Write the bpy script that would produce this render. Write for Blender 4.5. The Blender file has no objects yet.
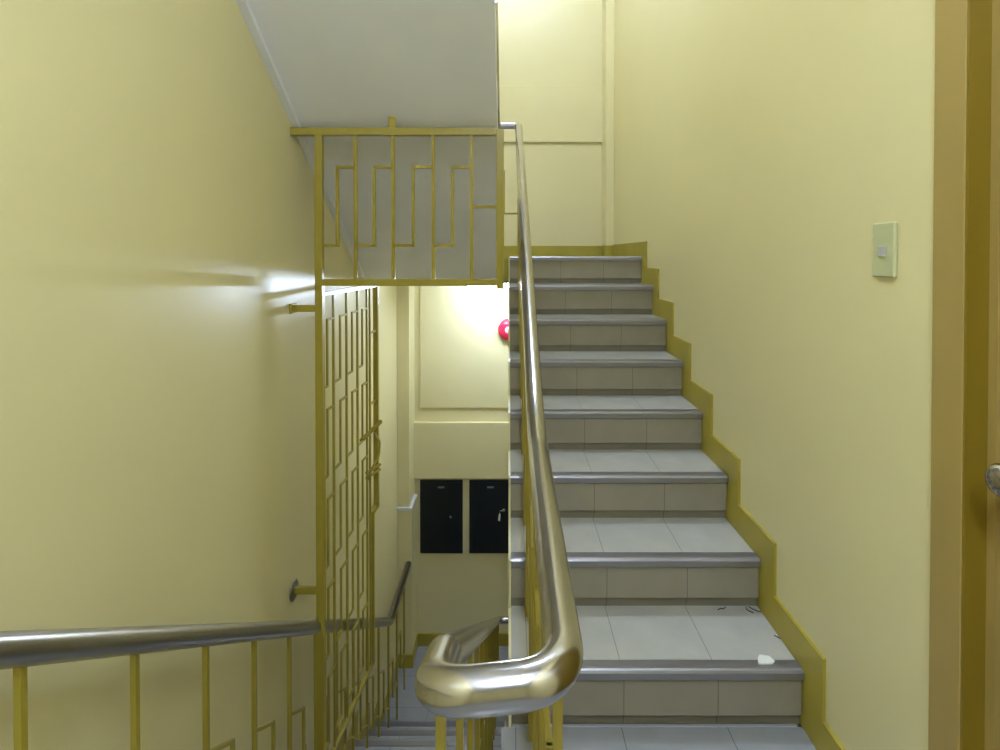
import bpy, bmesh, math
from mathutils import Vector, Matrix

C = bpy.context.scene.collection
sc = bpy.context.scene
E = 1.337            # eye height above the landing the camera stands on; below, z is given relative to the eye
PI = math.pi


# ------------------------------------------------------------------ helpers
class MB:
    def __init__(s):
        s.bm = bmesh.new()

    def box(s, x0, x1, y0, y1, z0, z1, bev=0.0):
        b = bmesh.new()
        r = bmesh.ops.create_cube(b, size=1.0)
        for v in b.verts:
            v.co = Vector(((x0 + x1) / 2 + v.co.x * (x1 - x0), (y0 + y1) / 2 + v.co.y * (y1 - y0),
                           (z0 + z1) / 2 + v.co.z * (z1 - z0)))
        if bev > 0:
            bmesh.ops.bevel(b, geom=list(b.edges), offset=bev, segments=2, profile=0.5, affect='EDGES')
        s._merge(b)
        return s

    def _merge(s, b):
        me = bpy.data.meshes.new('tmp')
        b.to_mesh(me)
        b.free()
        s.bm.from_mesh(me)
        bpy.data.meshes.remove(me)

    def bar(s, a, b, w, h=None):
        """square bar between two points"""
        h = h or w
        a, b = Vector(a), Vector(b)
        d = b - a
        L = d.length
        d.normalize()
        up = Vector((0, 0, 1)) if abs(d.z) < 0.9 else Vector((0, 1, 0))
        sx = d.cross(up).normalized()
        sy = sx.cross(d).normalized()
        vs = []
        for p in (a, b):
            for i, j in ((-1, -1), (1, -1), (1, 1), (-1, 1)):
                vs.append(s.bm.verts.new(p + sx * (i * w / 2) + sy * (j * h / 2)))
        f = s.bm.faces.new
        f(vs[0:4]); f(vs[7:3:-1])
        for i in range(4):
            f((vs[i], vs[i + 4], vs[(i + 1) % 4 + 4], vs[(i + 1) % 4]))
        return s

    def prism(s, pts, axis, a, b):
        """polygon extruded along axis; pts in the other two axes (x: (y,z), y: (x,z), z: (x,y))"""
        def mk(p, t):
            if axis == 'x':
                return Vector((t, p[0], p[1]))
            if axis == 'y':
                return Vector((p[0], t, p[1]))
            return Vector((p[0], p[1], t))
        lo = [s.bm.verts.new(mk(p, a)) for p in pts]
        hi = [s.bm.verts.new(mk(p, b)) for p in pts]
        n = len(pts)
        s.bm.faces.new(lo)
        s.bm.faces.new(hi[::-1])
        for i in range(n):
            s.bm.faces.new((lo[i], hi[i], hi[(i + 1) % n], lo[(i + 1) % n]))
        return s

    def tube(s, pts, r, n=20):
        pts = [Vector(p) for p in pts]
        t0 = (pts[1] - pts[0]).normalized()
        up = Vector((0, 0, 1)) if abs(t0.z) < 0.9 else Vector((1, 0, 0))
        nx = t0.cross(up).normalized()
        rings = []
        prev = t0
        for i, p in enumerate(pts):
            if i == 0:
                t = t0
            elif i == len(pts) - 1:
                t = (pts[i] - pts[i - 1]).normalized()
            else:
                t = ((pts[i] - pts[i - 1]).normalized() + (pts[i + 1] - pts[i]).normalized()).normalized()
            q = prev.rotation_difference(t)
            nx = (q @ nx).normalized()
            nx = (nx - t * nx.dot(t)).normalized()
            ny = t.cross(nx)
            prev = t
            rings.append([s.bm.verts.new(p + nx * (r * math.cos(2 * PI * k / n)) + ny * (r * math.sin(2 * PI * k / n)))
                          for k in range(n)])
        for a, b in zip(rings, rings[1:]):
            for k in range(n):
                f = s.bm.faces.new((a[k], a[(k + 1) % n], b[(k + 1) % n], b[k]))
                f.smooth = True
        s.bm.faces.new(rings[0][::-1])
        s.bm.faces.new(rings[-1])
        return s

    def lathe(s, prof, org, axis=(0, -1, 0), n=32):
        """prof: (radius, height along axis)"""
        ax = Vector(axis).normalized()
        u = ax.orthogonal().normalized()
        w = ax.cross(u)
        org = Vector(org)
        rings = []
        for r, h in prof:
            if r < 1e-6:
                rings.append([s.bm.verts.new(org + ax * h)])
            else:
                rings.append([s.bm.verts.new(org + ax * h + u * (r * math.cos(2 * PI * k / n)) + w * (r * math.sin(2 * PI * k / n)))
                              for k in range(n)])
        for a, b in zip(rings, rings[1:]):
            for k in range(n):
                k2 = (k + 1) % n
                if len(a) == 1 and len(b) == 1:
                    continue
                if len(a) == 1:
                    f = s.bm.faces.new((a[0], b[k2], b[k]))
                elif len(b) == 1:
                    f = s.bm.faces.new((a[k], a[k2], b[0]))
                else:
                    f = s.bm.faces.new((a[k], a[k2], b[k2], b[k]))
                f.smooth = True
        return s

    def build(s, name, mat, parent=None, loc=None):
        bmesh.ops.recalc_face_normals(s.bm, faces=list(s.bm.faces))
        off = Vector((0, 0, E))
        if parent is not None:
            off = off - WORLD[parent.name]
        if loc is not None:
            off = Vector((0, 0, 0))
        bmesh.ops.translate(s.bm, verts=list(s.bm.verts), vec=off)
        me = bpy.data.meshes.new(name)
        s.bm.to_mesh(me)
        s.bm.free()
        me.materials.append(mat)
        o = bpy.data.objects.new(name, me)
        C.objects.link(o)
        if parent is not None:
            o.parent = parent
        WORLD[o.name] = WORLD[parent.name].copy() if parent is not None else Vector((0, 0, 0))
        if loc is not None:
            o.location = loc
            WORLD[o.name] = WORLD[o.name] + Vector(loc)
        return o


WORLD = {}


def thing(name, label, cat, loc, group=None):
    """Empty at the base of a thing; loc is eye-relative"""
    o = bpy.data.objects.new(name, None)
    C.objects.link(o)
    o.location = (loc[0], loc[1], loc[2] + E)
    o.empty_display_size = 0.1
    o['label'] = label
    o['category'] = cat
    if group:
        o['group'] = group
    WORLD[o.name] = Vector(o.location)
    return o


def struct(name, mb, mat, label=None, parent=None):
    o = mb.build(name, mat, parent)
    o['kind'] = 'structure'
    if label:
        o['label'] = label
    return o


def fillet(pts, rads, seg=10):
    pts = [Vector(p) for p in pts]
    out = [pts[0]]
    for i in range(1, len(pts) - 1):
        p, a, b = pts[i], pts[i - 1], pts[i + 1]
        r = rads[i - 1]
        da, db = (a - p).normalized(), (b - p).normalized()
        ang = da.angle(db)
        if r <= 0 or ang > PI - 1e-3:
            out.append(p)
            continue
        t = r / math.tan(ang / 2)
        t = min(t, (a - p).length * 0.49, (b - p).length * 0.49)
        r = t * math.tan(ang / 2)
        bis = (da + db).normalized()
        c = p + bis * (r / math.sin(ang / 2))
        s0, s1 = p + da * t - c, p + db * t - c
        tot = s0.angle(s1)
        axis = s0.cross(s1).normalized()
        for k in range(seg + 1):
            out.append(c + Matrix.Rotation(tot * k / seg, 3, axis) @ s0)
    out.append(pts[-1])
    return out


# ------------------------------------------------------------------ materials
def principled(name, col, rough, metal=0.0, spec=0.5):
    m = bpy.data.materials.new(name)
    m.use_nodes = True
    nt = m.node_tree
    b = nt.nodes['Principled BSDF']
    b.inputs['Base Color'].default_value = (*col, 1)
    b.inputs['Roughness'].default_value = rough
    b.inputs['Metallic'].default_value = metal
    b.inputs['Specular IOR Level'].default_value = spec
    return m, nt, b


def paint(name, col, rough, var=0.04, vscale=1.5, bump=0.03, bscale=180, spec=0.5, metal=0.0, wave=0.0):
    m, nt, b = principled(name, col, rough, metal, spec)
    N = nt.nodes.new
    tc = N('ShaderNodeTexCoord')
    n1 = N('ShaderNodeTexNoise')
    n1.inputs['Scale'].default_value = vscale
    n1.inputs['Detail'].default_value = 4
    nt.links.new(tc.outputs['Object'], n1.inputs['Vector'])
    mr = N('ShaderNodeMapRange')
    mr.inputs['From Min'].default_value = 0.3
    mr.inputs['From Max'].default_value = 0.7
    mr.inputs['To Min'].default_value = 1 - var
    mr.inputs['To Max'].default_value = 1 + var
    nt.links.new(n1.outputs['Fac'], mr.inputs['Value'])
    mx = N('ShaderNodeVectorMath')
    mx.operation = 'SCALE'
    mx.inputs[0].default_value = col
    nt.links.new(mr.outputs['Result'], mx.inputs['Scale'])
    nt.links.new(mx.outputs['Vector'], b.inputs['Base Color'])
    if bump > 0:
        n2 = N('ShaderNodeTexNoise')
        n2.inputs['Scale'].default_value = bscale
        nt.links.new(tc.outputs['Object'], n2.inputs['Vector'])
        bp = N('ShaderNodeBump')
        bp.inputs['Strength'].default_value = bump
        bp.inputs['Distance'].default_value = 0.004
        nt.links.new(n2.outputs['Fac'], bp.inputs['Height'])
        nt.links.new(bp.outputs['Normal'], b.inputs['Normal'])
    return m


def tile(name, col, grout, rough, tx, ox, ty=None, oy=0.0, gw=0.0022, var=0.05, dirt=0.06):
    """ceramic tile: joint lines every tx along X from ox and, if given, every ty along Y from oy"""
    m, nt, b = principled(name, col, rough)
    N = nt.nodes.new
    L = nt.links.new
    tc = N('ShaderNodeTexCoord')
    sp = N('ShaderNodeSeparateXYZ')
    L(tc.outputs['Object'], sp.inputs['Vector'])

    def math_(op, a, bv=None, c=None):
        n = N('ShaderNodeMath')
        n.operation = op
        for i, v in enumerate((a, bv, c)):
            if v is None:
                continue
            if isinstance(v, (int, float)):
                n.inputs[i].default_value = v
            else:
                L(v, n.inputs[i])
        return n.outputs[0]

    def line(src, t, o):
        q = math_('SUBTRACT', src, o)
        q = math_('PINGPONG', q, t / 2)
        # joints lie at multiples of t
        return math_('LESS_THAN', q, gw / 2)
    g = line(sp.outputs['X'], tx, ox)
    if ty:
        g = math_('MAXIMUM', g, line(sp.outputs['Y'], ty, oy))
    n1 = N('ShaderNodeTexNoise')
    n1.inputs['Scale'].default_value = 9
    n1.inputs['Detail'].default_value = 6
    L(tc.outputs['Object'], n1.inputs['Vector'])
    mr = N('ShaderNodeMapRange')
    mr.inputs['From Min'].default_value = 0.3
    mr.inputs['From Max'].default_value = 0.7
    mr.inputs['To Min'].default_value = 1 - dirt
    mr.inputs['To Max'].default_value = 1 + var
    L(n1.outputs['Fac'], mr.inputs['Value'])
    mx = N('ShaderNodeVectorMath')
    mx.operation = 'SCALE'
    mx.inputs[0].default_value = col
    L(mr.outputs['Result'], mx.inputs['Scale'])
    mix = N('ShaderNodeMix')
    mix.data_type = 'RGBA'
    L(g, mix.inputs['Factor'])
    L(mx.outputs['Vector'], mix.inputs['A'])
    mix.inputs['B'].default_value = (*grout, 1)
    L(mix.outputs['Result'], b.inputs['Base Color'])
    bp = N('ShaderNodeBump')
    bp.inputs['Strength'].default_value = 0.4
    bp.inputs['Distance'].default_value = 0.002
    inv = math_('SUBTRACT', 1.0, g)
    L(inv, bp.inputs['Height'])
    L(bp.outputs['Normal'], b.inputs['Normal'])
    rr = math_('MULTIPLY_ADD', g, 0.5, rough)
    L(rr, b.inputs['Roughness'])
    return m


def brushed(name, col, rough, metal=1.0):
    m, nt, b = principled(name, col, rough, metal)
    N = nt.nodes.new
    tc = N('ShaderNodeTexCoord')
    n = N('ShaderNodeTexNoise')
    n.inputs['Scale'].default_value = 12
    n.inputs['Detail'].default_value = 2
    nt.links.new(tc.outputs['Object'], n.inputs['Vector'])
    mr = N('ShaderNodeMapRange')
    mr.inputs['To Min'].default_value = rough * 0.92
    mr.inputs['To Max'].default_value = rough * 1.08
    nt.links.new(n.outputs['Fac'], mr.inputs['Value'])
    nt.links.new(mr.outputs['Result'], b.inputs['Roughness'])
    return m


def emit(name, col, strength):
    m, nt, b = principled(name, (0.9, 0.9, 0.9), 0.4)
    b.inputs['Emission Color'].default_value = (*col, 1)
    b.inputs['Emission Strength'].default_value = strength
    return m


M = {}
LAMPS = {'lamp_landing': 165.0, 'lamp_top': 285.0, 'lamp_near': 270.0}
M['wall'] = paint('cream wall paint', (0.80, 0.715, 0.395), 0.33, var=0.02, bump=0.05, bscale=120, spec=0.45)
M['soffit'] = paint('white soffit paint', (0.88, 0.87, 0.91), 0.6, var=0.025, vscale=4, bump=0.08, bscale=60)
M['mustard'] = paint('mustard gloss paint', (0.37, 0.29, 0.035), 0.32, var=0.05, vscale=8, bump=0.02)
M['skirt'] = paint('mustard skirting paint', (0.42, 0.34, 0.04), 0.4, var=0.06, vscale=6, bump=0.02)
M['door_shaded'] = paint('shaded ochre door paint', (0.24, 0.155, 0.012), 0.35, var=0.05, vscale=5, bump=0.03, bscale=90)  # door ochre darkened: recess shade put into the colour of lining and leaf
M['door'] = paint('ochre door paint', (0.40, 0.285, 0.085), 0.35, var=0.05, vscale=5, bump=0.03, bscale=90)
M['steel'] = brushed('stainless steel tube', (0.47, 0.45, 0.455), 0.2)
M['steel_old'] = brushed('dulled steel tube', (0.40, 0.385, 0.375), 0.29)
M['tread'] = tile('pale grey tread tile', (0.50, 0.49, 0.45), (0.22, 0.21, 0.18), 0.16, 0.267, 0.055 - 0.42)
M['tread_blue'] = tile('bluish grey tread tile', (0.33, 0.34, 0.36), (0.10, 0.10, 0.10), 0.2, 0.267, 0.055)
M['riser'] = tile('beige riser tile', (0.325, 0.287, 0.215), (0.13, 0.115, 0.085), 0.22, 0.267, 0.060 - 0.42)
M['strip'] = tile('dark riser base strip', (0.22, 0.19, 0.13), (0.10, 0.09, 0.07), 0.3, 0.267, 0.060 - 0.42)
M['nosing'] = brushed('grey metal nosing', (0.31, 0.30, 0.315), 0.30, 0.6)
M['floor'] = tile('bluish grey floor tile', (0.36, 0.365, 0.38), (0.12, 0.12, 0.12), 0.2, 0.30, 0.02, 0.30, 0.05)
M['white'] = paint('white sill paint', (0.78, 0.77, 0.74), 0.4, bump=0.0)
M['black'] = paint('black enamel', (0.006, 0.009, 0.011), 0.3, bump=0.0)
M['grey'] = paint('grey plate', (0.20, 0.21, 0.21), 0.4, bump=0.0)
M['red'] = paint('red bell enamel', (0.62, 0.02, 0.06), 0.25, bump=0.0)
M['dark'] = paint('dark bell back box', (0.06, 0.05, 0.05), 0.4, bump=0.0)
M['pinkwhite'] = paint('pale bell disc', (0.85, 0.62, 0.66), 0.4, bump=0.0)
M['ivory'] = paint('ivory switch plastic', (0.60, 0.60, 0.34), 0.3, bump=0.0)
M['greybtn'] = paint('grey rocker plastic', (0.50, 0.50, 0.49), 0.3, bump=0.0)
M['chip'] = paint('white tile chip', (0.86, 0.86, 0.82), 0.5, bump=0.0)
M['debris'] = paint('black litter', (0.02, 0.018, 0.015), 0.6, bump=0.0)
for nm, st in LAMPS.items():
    M[nm] = emit('lit fluorescent ' + nm.replace('_', ' '), (0.61, 0.745, 1.0), st)
M['lamp_body'] = paint('white lamp enamel', (0.8, 0.8, 0.8), 0.4, bump=0.0)

# ------------------------------------------------------------------ dimensions
XL, XR = -0.885, 0.842         # side walls
YB, YF = 4.585, -3.20          # back wall, wall behind the camera
G = 0.27
R_UP, R_DN = 0.166, 0.177
D0 = 5.66 * G                  # nosing of the first step of the rising flight
Z0 = -1.1707
ZF = -E                        # floor of the camera's landing
ZU = Z0 + 7 * R_UP             # upper half landing
D1 = 0.93                      # edge of the camera's landing at the falling flight
ND = 11
ZL = ZF - ND * R_DN            # lower half landing
YL = D1 + (ND - 1) * G         # its edge
SX0, SX1 = 0.008, 0.831        # rising flight, left and right end of the steps
DX0, DX1 = -0.876, -0.025      # falling flight
ZT = 3.11                      # top ceiling
ZC = 1.79                      # ceiling over the camera's landing

# ------------------------------------------------------------------ the setting
struct('wall_left', MB().box(XL - 0.15, XL, YF, YB, ZL - 0.15, ZT), M['wall'])
struct('wall_back', MB().box(XL - 0.15, XR + 0.15, YB, YB + 0.15, ZL - 0.15, ZT), M['wall'])
struct('wall_front', MB().box(XL - 0.15, XR + 0.15, YF - 0.15, YF, ZL - 0.15, ZT), M['wall'])
DY0, DY1, DZ = 0.18, 1.001, 0.73     # door opening in the right wall
w = MB()
w.box(XR, XR + 0.15, DY1, YB, ZL - 0.15, ZT)
w.box(XR, XR + 0.15, YF, DY0, ZL - 0.15, ZT)
w.box(XR, XR + 0.15, DY0, DY1, DZ, ZT)
w.box(XR, XR + 0.15, DY0, DY1, ZL - 0.15, ZF)
struct('wall_right', w, M['wall'])
fl = MB()
fl.box(XL, -0.02, YF, D1 - G - 0.030, ZF - 0.15, ZF)
fl.box(-0.02, XR, YF, D0 + 0.012, ZF - 0.15, ZF)
struct('floor', fl, M['floor'])
struct('floor_upper', MB().box(XL, XR, D0 + 7 * G + 0.05, YB, ZU - 0.15, ZU - 0.003), M['floor'])
struct('floor_lower', MB().box(XL, XR, YL - 0.012, YB, ZL - 0.15, ZL), M['floor'])
struct('ceiling', MB().box(XL, XR, YF, YB, ZT, ZT + 0.15), M['soffit'])
struct('ceiling_near', MB().box(XL, XR, YF, 0.35, ZC, ZC + 0.15), M['soffit'])
# underside of the upper half landing, white; the mustard fascia at the well
struct('trim_1', MB().box(XL, XR, D0 + 7 * G + 0.03, YB, ZU - 0.165, ZU - 0.15), M['soffit'])
struct('trim_2', MB().box(-0.052, 0.006, D0 + 7 * G + 0.03, D0 + 7 * G + 0.05, ZU - 0.165, ZU), M['skirt'])
# beams across the back wall
struct('trim_3', MB().box(XL, XR, YB - 0.022, YB, 0.94, 1.41, 0.004), M['wall'])
struct('trim_4', MB().box(-0.80, XR, YB - 0.04, YB, -1.86, -1.39, 0.004), M['wall'])
# blocked-up window panel on the lower back wall
struct('trim_5', MB().box(-0.739, 0.60, YB - 0.013, YB, -1.275, ZU - 0.165, 0.004), M['wall'])
# corner columns
struct('trim_6', MB().box(0.777, XR, 4.39, YB, ZU, ZT, 0.003), M['wall'])
struct('trim_7', MB().box(XL, -0.787, 4.34, YB, -2.0, ZU - 0.165, 0.003), M['wall'])
struct('trim_8', MB().box(XL, -0.768, 4.34, YB, ZL, -2.02, 0.003), M['wall'])
struct('trim_9', MB().box(XL, -0.764, 4.326, YB, -2.025, -2.0, 0.003), M['white'])
# skirtings
bb = MB().box(XL, 0.777, YB - 0.012, YB, ZU - 0.003, ZU + 0.088)
bb.box(0.767, 0.777, 4.378, YB - 0.012, ZU - 0.003, ZU + 0.088)
bb.box(0.777, 0.833, 4.378, 4.39, ZU - 0.003, ZU + 0.088)
struct('baseboard_back', bb, M['skirt'])
bb = MB().box(-0.762, XR, YB - 0.012, YB, ZL, ZL + 0.105)
bb.box(XL, -0.760, 4.328, 4.34, ZL, ZL + 0.105)
bb.box(-0.768, -0.760, 4.34, YB - 0.012, ZL, ZL + 0.105)
struct('baseboard_back_lower', bb, M['skirt'])
# stepped skirting along the rising flight
FW, UPH = 0.085, 0.10
pts = [(1.076, ZF), (1.076, ZF + UPH)]
y = D0 - FW
pts.append((y, ZF + UPH))
for k in range(8):
    z = Z0 + k * R_UP + UPH - (0.006 if k == 7 else 0)
    pts.append((D0 + k * G - FW, z))
    pts.append((D0 + (k + 1) * G - FW if k < 7 else 4.378, z))
pts.append((4.378, ZU - 0.003))
for k in range(7, 0, -1):
    pts.append((D0 + k * G + 0.03, Z0 + k * R_UP - 0.01))
    pts.append((D0 + k * G + 0.03, Z0 + (k - 1) * R_UP - 0.01))
pts.append((D0 + 0.03, Z0 - 0.01))
pts.append((D0 + 0.03, ZF))
struct('baseboard_right', MB().prism(pts, 'x', 0.833, XR), M['skirt'])
# stepped skirting along the falling flight
pts = [(YF, ZF), (YF, ZF + UPH), (D1 + 0.08, ZF + UPH)]
for j in range(1, ND):
    z = ZF - j * R_DN
    pts.append((D1 + (j - 1) * G + 0.08, z + UPH))
    pts.append((D1 + j * G + 0.08, z + UPH))
pts += [(YL + 0.08, ZL + UPH), (4.328, ZL + UPH), (4.328, ZL)]
pts += [(YL - 0.02, ZL)]
for j in range(ND - 1, 0, -1):
    pts.append((D1 + j * G - 0.02, ZF - j * R_DN - 0.01))
    pts.append((D1 + (j - 1) * G - 0.02, ZF - j * R_DN - 0.01))
pts.append((D1 - 0.02, ZF))
struct('baseboard_left', MB().prism(pts, 'x', XL, -0.877), M['skirt'])

# door on the right
door, lining, stop = MB(), MB(), MB()
door.box(0.830, XR, DY1, DY1 + 0.074, ZF, DZ + 0.077, 0.002)
door.box(0.830, XR, DY0 - 0.077, DY0, ZF, DZ + 0.077, 0.002)
door.box(0.830, XR, DY0, DY1, DZ, DZ + 0.077, 0.002)
for (a, b) in ((DY1 - 0.006, DY1 + 0.0), (DY0, DY0 + 0.006)):
    lining.box(0.832, 0.93, a, b, ZF, DZ)
for (a, b) in ((DY1 - 0.024, DY1 - 0.006), (DY0 + 0.006, DY0 + 0.024)):
    stop.box(0.872, 0.93, a, b, ZF, DZ)
lining.box(0.832, 0.93, DY0, DY1, DZ - 0.006, DZ)
d1 = struct('door_1', door, M['door'], 'ochre painted door and frame in the right wall')
struct('door_lining', lining, M['door_shaded'], None, d1)
struct('door_stop', stop, M['door'], None, d1)  # keeps the lighter ochre, painting in the lit strip beside the leaf
struct('door_leaf', MB().box(0.885, 0.925, DY0 + 0.026, DY1 - 0.026, ZF + 0.006, DZ - 0.008, 0.002), M['door_shaded'], None, d1)
kb = MB()
kb.lathe([(0, 0), (0.031, 0), (0.031, 0.004), (0.026, 0.008), (0.012, 0.010), (0.011, 0.030), (0.018, 0.036),
          (0.026, 0.046), (0.029, 0.056), (0.028, 0.066), (0.023, 0.074), (0.012, 0.078), (0, 0.079)],
         (0.885, 0.908, -0.375), (-1, 0, 0), 40)
o = struct('door_handle', kb, M['steel'], 'round steel door knob', d1)

# ------------------------------------------------------------------ rising flight
up = thing('staircase', 'rising flight of pale tiled steps with grey metal nosings beside the right wall', 'stairs',
           (0.42, D0, ZF))


def step_meshes(x0, x1, rise, kind):
    """tread, riser, base strip and nosing with the nosing's front edge at y=0 and the tread top at z=0"""
    t = MB().box(x0, x1, 0.040, G + 0.030, -0.03, 0.0)
    n = MB()
    prof = [(0.045, 0.0), (0.045, 0.0025), (0.010, 0.0035), (0.004, 0.0015), (0.0, -0.004), (0.0, -0.022), (0.004, -0.026), (0.014, -0.026), (0.014, -0.01), (0.040, -0.01)]
    n.prism(prof, 'x', x0, x1)
    for yy in (0.014, 0.022, 0.030, 0.038):
        n.box(x0, x1, yy, yy + 0.003, 0.002, 0.0042)
    r = MB().box(x0, x1, 0.012, 0.030, -rise + 0.032, -0.024, 0.0015)
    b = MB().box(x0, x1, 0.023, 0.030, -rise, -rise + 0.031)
    return t, n, r, b


def build_flight(root, n, rise, x0, x1, place):
    base = WORLD[root.name]
    first = None
    for k in range(n):
        loc = Vector(place(k)) + Vector((0, 0, E)) - base
        rot = 0.0
        if first is None:
            t, nn, r, b = step_meshes(x0 - base.x, x1 - base.x, rise, 0)
            s = t.build('step', M['tread'], root, loc=loc)
            ch = []
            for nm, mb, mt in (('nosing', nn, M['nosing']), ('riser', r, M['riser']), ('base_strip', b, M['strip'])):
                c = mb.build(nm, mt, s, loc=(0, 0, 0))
                ch.append(c)
            first = (s, ch)
        else:
            s = first[0].copy()
            C.objects.link(s)
            s.parent = root
            s.location = loc
            for c0 in first[1]:
                c = c0.copy()
                C.objects.link(c)
                c.parent = s
    return first


build_flight(up, 8, R_UP, SX0, SX1, lambda k: (up.location.x, D0 + k * G, Z0 + k * R_UP))


def saw(n, y0, z0, rise, sgn=1, thick=0.15, clr=0.031, back=0.03):
    """side profile of the concrete under a flight: sawtooth on top, straight underneath"""
    top = []
    for k in range(n):
        top.append((y0 + sgn * (k * G + back), z0 + k * rise - rise))
        top.append((y0 + sgn * (k * G + back), z0 + k * rise - clr))
    ye = y0 + sgn * (n * G)
    top.append((ye, z0 + (n - 1) * rise - clr))
    sl = rise / G
    bot = [(ye, z0 + (n - 1) * rise - clr - thick), (ye - sgn * G * 0.9, z0 + (n - 1) * rise - clr - thick),
           (y0 + sgn * (back + 0.12), z0 - rise - thick * 0.55), (y0 + sgn * back, z0 - rise - thick * 0.55)]
    return top + bot


MB().prism(saw(8, D0, Z0, R_UP), 'x', 0.012, 0.829).build('slab', M['soffit'], up)


def stringer_profile(n, y0, z0, rise, sgn=1):
    pts = [(y0 + sgn * 0.013, z0 - rise)]
    for k in range(n):
        pts.append((y0 + sgn * (k * G + 0.013), z0 + k * rise - 0.027))
        pts.append((y0 + sgn * (k * G + 0.001), z0 + k * rise - 0.026))
        pts.append((y0 + sgn * (k * G + 0.001), z0 + k * rise - 0.001))
        if k < n - 1:
            pts.append((y0 + sgn * ((k + 1) * G + 0.013), z0 + k * rise - 0.001))
    ye = y0 + sgn * (n - 1) * G + sgn * 0.05
    zt = z0 + (n - 1) * rise
    pts += [(ye, zt - 0.001), (ye, zt - 0.17), (ye - sgn * 0.05, zt - 0.19), (y0 + sgn * 0.2, z0 - rise - 0.08), (y0 + sgn * 0.013, z0 - rise - 0.08)]
    return pts


MB().prism(stringer_profile(8, D0, Z0, R_UP), 'x', 0.0, SX0).build('stringer', M['wall'], up)

# white chip and black litter lying on the steps
ch = MB()
ch.prism([(0.0, 0.0), (0.040, 0.0), (0.052, 0.010), (0.045, 0.030), (0.020, 0.036), (0.008, 0.022)], 'z', 0, 0.004)
for v in ch.bm.verts:
    v.co += Vector((0.712, D0 + 0.022, Z0 + 0.0043))
o = ch.build('tile_chip', M['chip'])
o['label'] = 'small white chip of tile lying on the lowest step edge near the right wall'
o['category'] = 'chip'
lit = [([(0.690, 0.246), (0.702, 0.254), (0.712, 0.252), (0.722, 0.262)], 'thin black curl of litter by the riser on the lowest step, away from the wall'),
       ([(0.790, 0.262), (0.786, 0.248), (0.796, 0.236), (0.800, 0.230)], 'bent black scrap of litter in the back corner of the lowest step'),
       ([(0.800, 0.264), (0.808, 0.250), (0.820, 0.240), (0.828, 0.236)], 'straight black scrap of litter touching the skirting at the back of the lowest step'),
       ([(0.818, 0.125), (0.824, 0.118), (0.829, 0.110)], 'tiny black crumb beside the skirting halfway along the lowest step')]
for q, lab in lit:
    o = MB().tube(fillet([(x, D0 + yy + 0.022, Z0 + 0.002) for x, yy in q], [0.008] * (len(q) - 2), 4), 0.0014, 6).build('litter_scrap', M['debris'])
    o['label'] = lab
    o['category'] = 'litter'
    o['group'] = 'litter on the lowest step'

# ------------------------------------------------------------------ falling flight
dn = thing('staircase', 'falling flight of bluish tiled steps between the wall-side rail and the stair well', 'stairs',
           (-0.45, YL, ZL))
base = WORLD[dn.name]
first = None
for j in range(0, ND):
    # step j: tread at ZF - j*R_DN with nosing at its far edge; the riser drops below the nosing
    ye = D1 + j * G
    zt = ZF - j * R_DN
    loc = Vector((base.x, ye, zt + E)) - base
    if first is None:
        t, nn, r, b = step_meshes(DX0, DX1, R_DN, 1)
        for mb in (t, nn, r, b):
            for v in mb.bm.verts:
                v.co.y = -v.co.y
                v.co.x -= base.x
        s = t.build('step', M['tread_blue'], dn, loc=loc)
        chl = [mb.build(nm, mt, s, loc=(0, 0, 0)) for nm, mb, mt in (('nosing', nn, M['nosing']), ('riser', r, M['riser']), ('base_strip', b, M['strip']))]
        first = (s, chl)
    else:
        s = first[0].copy()
        C.objects.link(s)
        s.parent = dn
        s.location = loc
        for c0 in first[1]:
            c = c0.copy()
            C.objects.link(c)
            c.parent = s
# first tread would lie in the landing floor: shorten the floor instead
pr = []
for j in range(ND):
    pr.append((D1 + j * G - 0.03, ZF - j * R_DN - 0.031))
    pr.append((D1 + j * G - 0.03, ZF - (j + 1) * R_DN + (-0.031 if j < ND - 1 else 0.0)))
pr += [(YL - 0.03, ZL - 0.12), (D1 - 0.28, ZF - 0.17), (D1 - 0.28, ZF - 0.031)]
MB().prism(pr, 'x', DX0 + 0.002, DX1 - 0.012).build('slab', M['soffit'], dn)
# painted edge towards the well
pe = []
for j in range(ND):
    pe.append((D1 + j * G - 0.001, ZF - j * R_DN - 0.001))
    pe.append((D1 + j * G - 0.013, ZF - (j + 1) * R_DN - (0.001 if j < ND - 1 else 0.0)))
pe += [(YL - 0.013, ZL - 0.15), (D1 - 0.28, ZF - 0.20), (D1 - 0.28, ZF - 0.001)]
MB().prism(pe, 'x', DX1, DX1 + 0.006).build('stringer', M['wall'], dn)

# next flight down from the lower landing, under the rising flight: only its head can be glimpsed
nf = thing('staircase', 'top of the next flight down, half hidden below the rising steps', 'stairs', (0.42, YL, ZL - 3 * R_UP))
base = WORLD[nf.name]
first = None
for j in range(3):
    loc = Vector((base.x, YL - j * G, ZL - (j + 1) * R_UP + E)) - base
    if first is None:
        t = MB().box(SX0 - base.x, SX1 - base.x, -G - 0.012, -0.012, -0.03, 0.0)
        s = t.build('step', M['tread'], nf, loc=loc)
        r = MB().box(SX0 - base.x, SX1 - base.x, -0.03, -0.012, 0.0, R_UP - 0.03).build('riser', M['riser'], s, loc=(0, 0, 0))
        first = (s, [r])
    else:
        s = first[0].copy(); C.objects.link(s); s.parent = nf; s.location = loc
        for c0 in first[1]:
            c = c0.copy(); C.objects.link(c); c.parent = s

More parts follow.
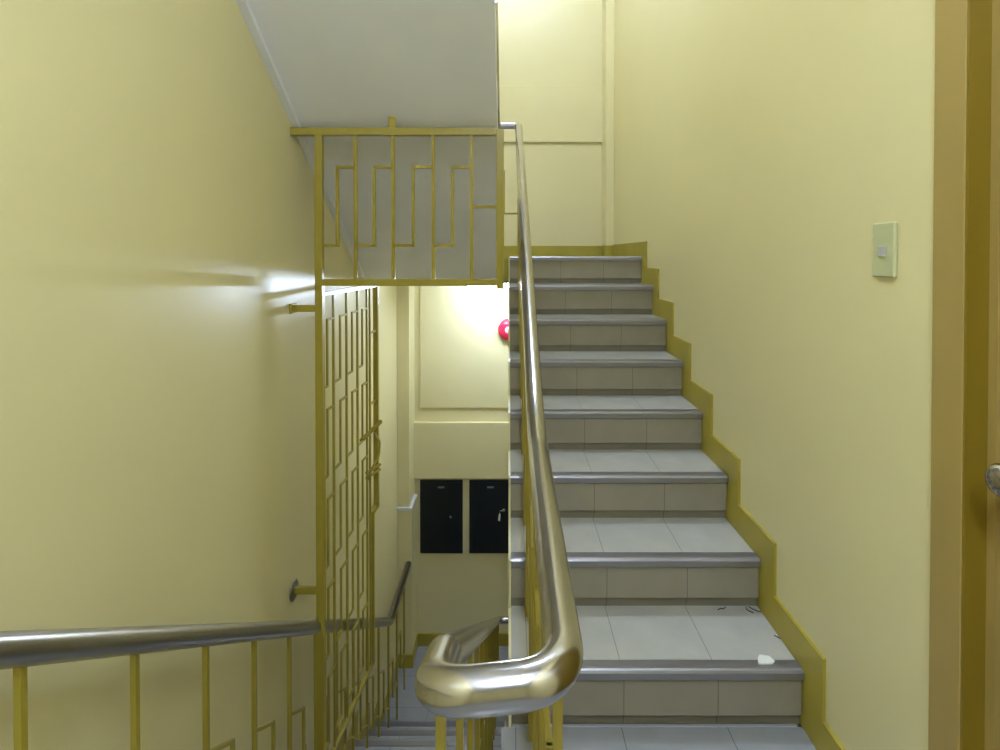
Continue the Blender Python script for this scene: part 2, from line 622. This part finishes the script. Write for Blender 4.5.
# ------------------------------------------------------------------ flight overhead (its underside shows)
YS, ZS = 3.33, ZU - 0.152
SL = (ZC - ZS) / (YS - 0.35)
oh = thing('staircase', 'white sloping underside of the flight overhead on the left', 'stairs', (-0.46, YS, ZS))
pr = [(YS + 0.09, ZS), (YS, ZS), (0.35, ZC), (0.35, ZC + 0.15)]
nst = 11
yy0 = 0.47
for j in range(nst):
    z = ZC + 0.15 - j * R_DN
    pr.append((yy0 + j * G, z))
    pr.append((yy0 + j * G, z - R_DN))
pr.append((YS + 0.09, ZC + 0.15 - nst * R_DN))
MB().prism(pr, 'x', XL + 0.002, -0.046).build('slab', M['soffit'], oh)
# plaster strip along the joint with the left wall
nrm = Vector((0, SL, 1)).normalized()
st = MB()
st.prism([(YS, ZS - 0.001), (0.36, ZC - 0.008), (0.36, ZC - 0.030), (YS, ZS - 0.019)], 'x', XL + 0.001, XL + 0.03)
st.build('edge_strip', M['soffit'], oh)

# ------------------------------------------------------------------ stair railing round the well
XRR, XRL = 0.068, -0.080
RR = 0.0225
rail = thing('stair_railing', 'polished steel handrail looping round the stair well on thin mustard balusters', 'railing',
             (0.0, 0.60, ZF))
path = [(-0.075, 2.75, 1.27), (-0.075, 3.45, 0.813), (XRR - 0.005, 3.45, 0.813), (XRR, 1.337, -0.434), (XRR - 0.008, 0.559, -0.436), (XRL, 0.552, -0.447),
        (XRL, 0.68, -0.50), (XRL, 3.93, -2.632), (0.075, 3.93, -2.632), (0.075, 3.2, -3.08)]
MB().tube(fillet(path, [0.03, 0.03, 0.5, 0.05, 0.05, 0.08, 0.045, 0.045], 12), RR, 28).build('handrail', M['steel'], rail)


def rail_z_up(y):
    return -0.434 if y < 1.337 else -0.434 + (y - 1.337) * (0.813 + 0.434) / (3.45 - 1.337)


def rail_z_dn(y):
    return -0.50 - (y - 0.68) * (2.632 - 0.50) / (3.93 - 0.68)


def tread_z_up(y):
    if y < D0:
        return ZF
    return Z0 + min(7, math.floor((y - D0) / G)) * R_UP


def tread_z_dn(y):
    if y < D1:
        return ZF
    return ZF - min(ND, math.floor((y - D1) / G) + 1) * R_DN


BW = 0.0125
ybal = [0.69 + 0.27 * i for i in range(10)]
for y in ybal:
    xx = XRR - 0.006
    MB().box(xx - BW / 2, xx + BW / 2, y - BW / 2, y + BW / 2, tread_z_up(y), rail_z_up(y) - 0.012).build('baluster', M['mustard'], rail)
MB().box(XRR - 0.012, XRR + 0.008, 3.44, 3.46, ZU - 0.003, 0.80).build('baluster', M['mustard'], rail)
MB().box(-0.085, -0.065, 3.44, 3.46, ZU - 0.003, 0.80).build('baluster', M['mustard'], rail)
for a, b in zip(ybal, ybal[1:]):
    m = (a + b) / 2
    zt, zb = rail_z_up(m) - 0.31, rail_z_up(m) - 0.62
    xx = XRR - 0.006
    kbm = MB().bar((xx, m, zt), (xx, m, zb), 0.009)
    kbm.bar((xx, m, zt - 0.0045), (xx, b, zt - 0.0045 + rail_z_up(b) - rail_z_up(m)), 0.009).bar((xx, m, zb + 0.0045), (xx, a, zb + 0.0045 + rail_z_up(a) - rail_z_up(m)), 0.009)
    kbm.build('key_bar', M['mustard'], rail)
# the panel across the head of the well
k = MB().bar((-0.027, 3.45, 0.529), (-0.027, 3.45, 0.263), 0.010)
k.bar((-0.075, 3.45, 0.529), (-0.022, 3.45, 0.529), 0.010).bar((-0.032, 3.45, 0.263), (XRR, 3.45, 0.263), 0.010)
k.build('key_bar', M['mustard'], rail)
ybal = [0.70 + 0.27 * i for i in range(12)]
for y in ybal:
    xx = XRL - 0.007
    MB().box(xx - BW / 2, xx + BW / 2, y - BW / 2, y + BW / 2, tread_z_dn(y), rail_z_dn(y) - 0.012).build('baluster', M['mustard'], rail)
for a, b in zip(ybal, ybal[1:]):
    m = (a + b) / 2
    zt, zb = rail_z_dn(m) - 0.33, rail_z_dn(m) - 0.60
    xx = XRL - 0.007
    kbm = MB().bar((xx, m, zt), (xx, m, zb), 0.009)
    kbm.bar((xx, m, zt - 0.0045), (xx, a, zt - 0.0045 + rail_z_dn(a) - rail_z_dn(m)), 0.009).bar((xx, m, zb + 0.0045), (xx, b, zb + 0.0045 + rail_z_dn(b) - rail_z_dn(m)), 0.009)
    kbm.build('key_bar', M['mustard'], rail)
MB().box(XRL - 0.02, XRL + 0.012, 3.90, 3.93, ZL, -2.64).build('newel_post', M['mustard'], rail)

# ------------------------------------------------------------------ wall-side railing of the falling flight
XW = -0.79
wr = thing('side_railing', 'dull grey handrail with mustard balusters running down beside the left wall', 'railing', (XW, 0.9, ZF))


def rz(y):
    return -0.059 - 0.656 * y if y < 3.63 else -0.059 - 0.656 * 3.63


path = [(XW, -0.2, rz(0.45)), (XW, 0.45, rz(0.45)), (XW, 3.63, rz(3.63)), (XW, 4.31, rz(3.63))]
MB().tube(fillet(path, [0.25, 0.12], 10), 0.0255, 24).build('handrail', M['steel_old'], wr)
yb = [0.34, 0.61] + [0.88 + 0.27 * i for i in range(13)]
for y in yb:
    top = rz(y) if y > 0.45 else rz(0.45)
    MB().box(XW - 0.0062, XW + 0.0062, y - 0.0062, y + 0.0062, tread_z_dn(y), top - 0.012).build('baluster', M['mustard'], wr)
for a, b in zip(yb[1:], yb[2:]):
    m = (a + b) / 2
    zt = rz(m) - 0.308
    zb = zt - 0.27
    kbm = MB().bar((XW, m, zt), (XW, m, zb), 0.010)
    kbm.bar((XW, m, zt - 0.004), (XW, a, zt - 0.004 + rz(a) - rz(m)), 0.010).bar((XW, m, zb + 0.004), (XW, b, zb + 0.004 + rz(b) - rz(m)), 0.010)
    kbm.build('key_bar', M['mustard'], wr)

# ------------------------------------------------------------------ fixed grille over the gateway
YG = 2.24
gr = thing('gateway_grille', 'mustard steel grille filling the gap between the gateway and the sloping soffit', 'grille', (-0.40, YG, tread_z_dn(YG)))
XP = -0.771
MB().box(XP - 0.015, XP + 0.015, YG - 0.015, YG + 0.015, tread_z_dn(YG), 0.488, 0.002).build('post', M['mustard'], gr)
MB().box(-0.049, -0.019, YG - 0.015, YG + 0.015, -0.135, 0.512, 0.002).build('post', M['mustard'], gr)
MB().box(XL + 0.002, -0.049, YG - 0.015, YG + 0.015, 0.487, 0.518, 0.002).build('top_rail', M['mustard'], gr)
MB().box(XP + 0.015, -0.049, YG - 0.014, YG + 0.014, -0.124, -0.096, 0.002).build('bottom_rail', M['mustard'], gr)
gx = [XP, -0.623, -0.470, -0.306, -0.150]
for x in gx[1:]:
    MB().box(x - 0.007, x + 0.007, YG - 0.006, YG + 0.006, -0.10, 0.49).build('bar', M['mustard'], gr)
for a, b in zip(gx, gx[1:]):
    m = (a + b) / 2
    zt, zb = 0.366, 0.035
    kbm = MB().bar((m, YG, zt), (m, YG, zb), 0.012)
    kbm.bar((m, YG, zt - 0.006), (b, YG, zt - 0.006), 0.012).bar((m, YG, zb + 0.006), (a, YG, zb + 0.006), 0.012)
    kbm.build('key_bar', M['mustard'], gr)
MB().bar((-0.150, YG, 0.198), (-0.045, YG, 0.198), 0.012).build('cross_bar', M['mustard'], gr)
tab = MB().box(-0.486, -0.458, YG - 0.012, YG + 0.012, 0.515, 0.556, 0.002)
tab.box(-0.486, -0.458, YG - 0.016, YG + 0.016, 0.556, 0.575, 0.002)
tab.build('fixing_tab', M['mustard'], gr)
for z in (-0.216, -1.375):
    a = MB().box(XL + 0.006, XP - 0.013, YG - 0.006, YG + 0.006, z - 0.014, z + 0.014).build('wall_bracket', M['mustard'], gr)
    p = MB()
    if z > -1:
        p.box(XL + 0.001, XL + 0.010, YG - 0.03, YG + 0.03, z - 0.02, z + 0.02, 0.002)
        p.build('wall_plate', M['mustard'], a)
    else:
        p.lathe([(0, 0), (0.042, 0), (0.042, 0.004), (0.034, 0.008), (0, 0.008)], (XL + 0.001, YG, z), (1, 0, 0), 24)
        p.build('wall_plate', M['steel_old'], a)

# ------------------------------------------------------------------ the open gate
ga = thing('steel_gate', 'tall mustard steel gate with key-pattern bars, standing open along the left wall', 'gate', (-0.755, 2.28, -2.22))
HX, HY = -0.778, 2.285
AL = math.radians(4.1)


def gp(t, z):
    return (HX + t * math.sin(AL), HY + t * math.cos(AL), z)


ZGT, ZGB = -0.150, -2.195


def gbar(t0, z0, t1, z1, wd):
    return MB().bar(gp(t0, z0), gp(t1, z1), wd)


def vbar(mb, t, z0, z1, wd):
    return mb.bar(gp(t, z0), gp(t, z1), wd)


vbar(MB(), 0.0, ZGT, ZGB, 0.020).build('hinge_stile', M['mustard'], ga)
vbar(MB(), 0.722, ZGT + 0.003, -1.385, 0.026).build('latch_stile', M['mustard'], ga)
ls = vbar(MB(), 0.645, -1.385, ZGB, 0.022)
ls.bar(gp(0.632, -1.378), gp(0.735, -1.372), 0.024)
ls.build('latch_stile', M['mustard'], ga)
MB().bar(gp(0.013, ZGT - 0.012), gp(0.715, ZGT - 0.012), 0.018).build('top_rail', M['mustard'], ga)
MB().bar(gp(0.013, ZGB + 0.010), gp(0.640, ZGB + 0.010), 0.018).build('bottom_rail', M['mustard'], ga)
tb = [0.0, 0.123, 0.279, 0.427, 0.568]
for t in tb[1:]:
    vbar(MB(), t, ZGT - 0.012, ZGB + 0.010, 0.010).build('bar', M['mustard'], ga)
vbar(MB(), 0.615, ZGT - 0.012, ZGB + 0.010, 0.010).build('bar', M['mustard'], ga)
lefts = [0.0] + tb[1:]
for i in range(4):
    a, b = lefts[i], lefts[i + 1]
    m = (a + b) / 2 if i else 0.055
    for q in range(5):
        zt = -0.270 - 0.385 * q
        zb = zt - 0.292
        kbm = vbar(MB(), m, zt, zb, 0.009)
        kbm.bar(gp(m, zt - 0.0045), gp(b, zt - 0.0045), 0.009).bar(gp(m, zb + 0.0045), gp(a, zb + 0.0045), 0.009)
        kbm.build('key_bar', M['mustard'], ga)
for z in (-0.41, -0.79):
    MB().bar(gp(0.615, z), gp(0.722, z), 0.010).build('link_bar', M['mustard'], ga)
# slide bolt and its curved handle
la = MB().bar((-0.756, 2.80, -0.950), (-0.688, 2.95, -0.894), 0.016).build('latch', M['mustard'], ga)
hk = fillet([(-0.722, 2.93, -0.950), (-0.692, 2.94, -1.000), (-0.694, 2.93, -1.075), (-0.716, 2.87, -1.115), (-0.734, 2.84, -1.170)],
            [0.04, 0.05, 0.05], 6)
MB().tube(hk, 0.006, 10).build('latch_handle', M['mustard'], la)
hs = MB().bar((-0.742, 2.85, -1.135), (-0.698, 2.97, -1.135), 0.012)
hs.bar((-0.742, 2.85, -1.162), (-0.698, 2.97, -1.162), 0.010)
hs.build('latch_keeper', M['mustard'], la)

# ------------------------------------------------------------------ things on the lower back wall
for x0, lab in ((-0.740, 'closed black cabinet door nearer the corner column, with small pale plate near its top'),
                (-0.328, 'black cabinet door beside the stair edge with lever and hanging white key tag')):
    x1 = x0 + 0.357
    cb = thing('wall_cabinet', lab, 'cabinet', ((x0 + x1) / 2, YB - 0.01, -2.494), 'black cabinets under the lower beam')
    MB().box(x0, x1, YB - 0.018, YB - 0.0005, -2.494, -1.880, 0.002).build('frame', M['black'], cb)
    dr = MB().box(x0 + 0.016, x1 - 0.016, YB - 0.024, YB - 0.018, -2.478, -1.896, 0.002).build('door', M['black'], cb)
    MB().box(x0 + 0.15, x0 + 0.205, YB - 0.026, YB - 0.024, -1.943, -1.928).build('label_plate', M['grey'], dr)
    if x0 < -0.5:
        MB().lathe([(0, 0), (0.009, 0), (0.009, 0.006), (0, 0.007)], (-0.483, YB - 0.024, -2.185), (0, -1, 0), 16).build('lock', M['grey'], dr)
    else:
        lv = MB().lathe([(0, 0), (0.013, 0), (0.013, 0.012), (0, 0.013)], (-0.040, YB - 0.024, -2.125), (0, -1, 0), 16)
        lv.bar((-0.075, YB - 0.034, -2.128), (-0.036, YB - 0.034, -2.123), 0.010)
        lv.build('lever', M['steel'], dr)
        MB().prism([(-0.088, -2.215), (-0.070, -2.217), (-0.066, -2.165), (-0.074, -2.148), (-0.082, -2.166)], 'y', YB - 0.028, YB - 0.026).build('key_tag', M['white'], dr)
bl = thing('fire_bell', 'round red fire bell on the lower back wall, half behind the step edge', 'bell', (0.0, YB - 0.03, -0.705))
PB = YB - 0.013
MB().lathe([(0, 0), (0.083, 0), (0.083, 0.022), (0.06, 0.03), (0, 0.03)], (0.0, PB, -0.606), (0, -1, 0), 32).build('back_box', M['dark'], bl)
MB().lathe([(0.084, 0.026), (0.088, 0.03), (0.085, 0.042), (0.073, 0.055), (0.05, 0.064), (0.025, 0.068), (0, 0.069)], (0.0, PB, -0.615), (0, -1, 0), 40).build('gong', M['red'], bl)
MB().lathe([(0.03, 0.0675), (0.03, 0.0705), (0.012, 0.0725), (0, 0.0725)], (0.0, PB, -0.615), (0, -1, 0), 24).build('centre_disc', M['pinkwhite'], bl)

# ------------------------------------------------------------------ switch on the right wall
sw = thing('light_switch', 'ivory wall switch plate with one grey rocker between stairs and door', 'switch', (XR, 1.222, -0.045))
MB().box(XR - 0.009, XR + 0.0, 1.187, 1.258, -0.048, 0.073, 0.003).build('plate', M['ivory'], sw)
MB().box(XR - 0.0125, XR - 0.0085, 1.209, 1.2335, -0.001, 0.021, 0.0015).build('rocker', M['greybtn'], sw)

# ------------------------------------------------------------------ lamps (fluorescent battens on the ceilings)
for (x, y, z, half, mat, along, lab) in ((0.0, 4.20, ZU - 0.165, 0.31, 'lamp_landing', 'x', 'fluorescent batten lamp under the upper half landing'),
                                  (0.0, 2.60, ZT, 0.61, 'lamp_top', 'x', 'fluorescent batten lamp on the top ceiling above the upper landing'),
                                  (0.05, -0.50, 1.36, 0.61, 'lamp_near', 'y', 'fluorescent batten lamp hung on two rods over the near landing')):
    lp = thing('ceiling_lamp', lab, 'lamp', (x, y, z), 'stairwell batten lamps')
    def lbox(a0, a1, b0, b1, z0, z1, bev, name, m):
        q = MB().box(a0, a1, b0, b1, z0, z1, bev)
        for v in q.bm.verts:
            v.co = Vector((x + v.co.x, y + v.co.y, v.co.z)) if along == 'x' else Vector((x - v.co.y, y + v.co.x, v.co.z))
        q.build(name, m, lp)
    lbox(-half - 0.01, half + 0.01, -0.03, 0.03, z - 0.035, z - 0.001, 0.004, 'housing', M['lamp_body'])
    if mat == 'lamp_near':
        for sx in (-0.4, 0.4):
            MB().tube([(x, y + sx, z - 0.002), (x, y + sx, ZC)], 0.006, 8).build('rod', M['lamp_body'], lp)
    dx, dy = (half, 0) if along == 'x' else (0, half)
    MB().tube([(x - dx, y - dy, z - 0.058), (x + dx, y + dy, z - 0.058)], 0.016, 16).build('tube', M[mat], lp)
    for sx in (-1, 1):
        lbox(sx * half - 0.008, sx * half + 0.008, -0.014, 0.014, z - 0.078, z - 0.033, 0.003, 'end_holder', M['lamp_body'])

# ------------------------------------------------------------------ world, camera, view
wd = bpy.data.worlds.new('World')
sc.world = wd
wd.use_nodes = True
wd.node_tree.nodes['Background'].inputs['Color'].default_value = (0.5, 0.5, 0.45, 1)
wd.node_tree.nodes['Background'].inputs['Strength'].default_value = 0.15

cam = bpy.data.cameras.new('camera')
co = bpy.data.objects.new('camera', cam)
C.objects.link(co)
co.location = (0, 0, E)
co.rotation_euler = (math.radians(89.3), 0, 0)
cam.sensor_width = 36
cam.lens = 549 / 1000 * 36
cam.shift_x = -0.0085
cam.shift_y = -0.1128
cam.clip_start = 0.02
sc.camera = co
sc.view_settings.view_transform = 'Standard'
sc.view_settings.look = 'None'
sc.view_settings.exposure = 0.15
sc.view_settings.gamma = 1.0
sc.view_settings.use_curve_mapping = False
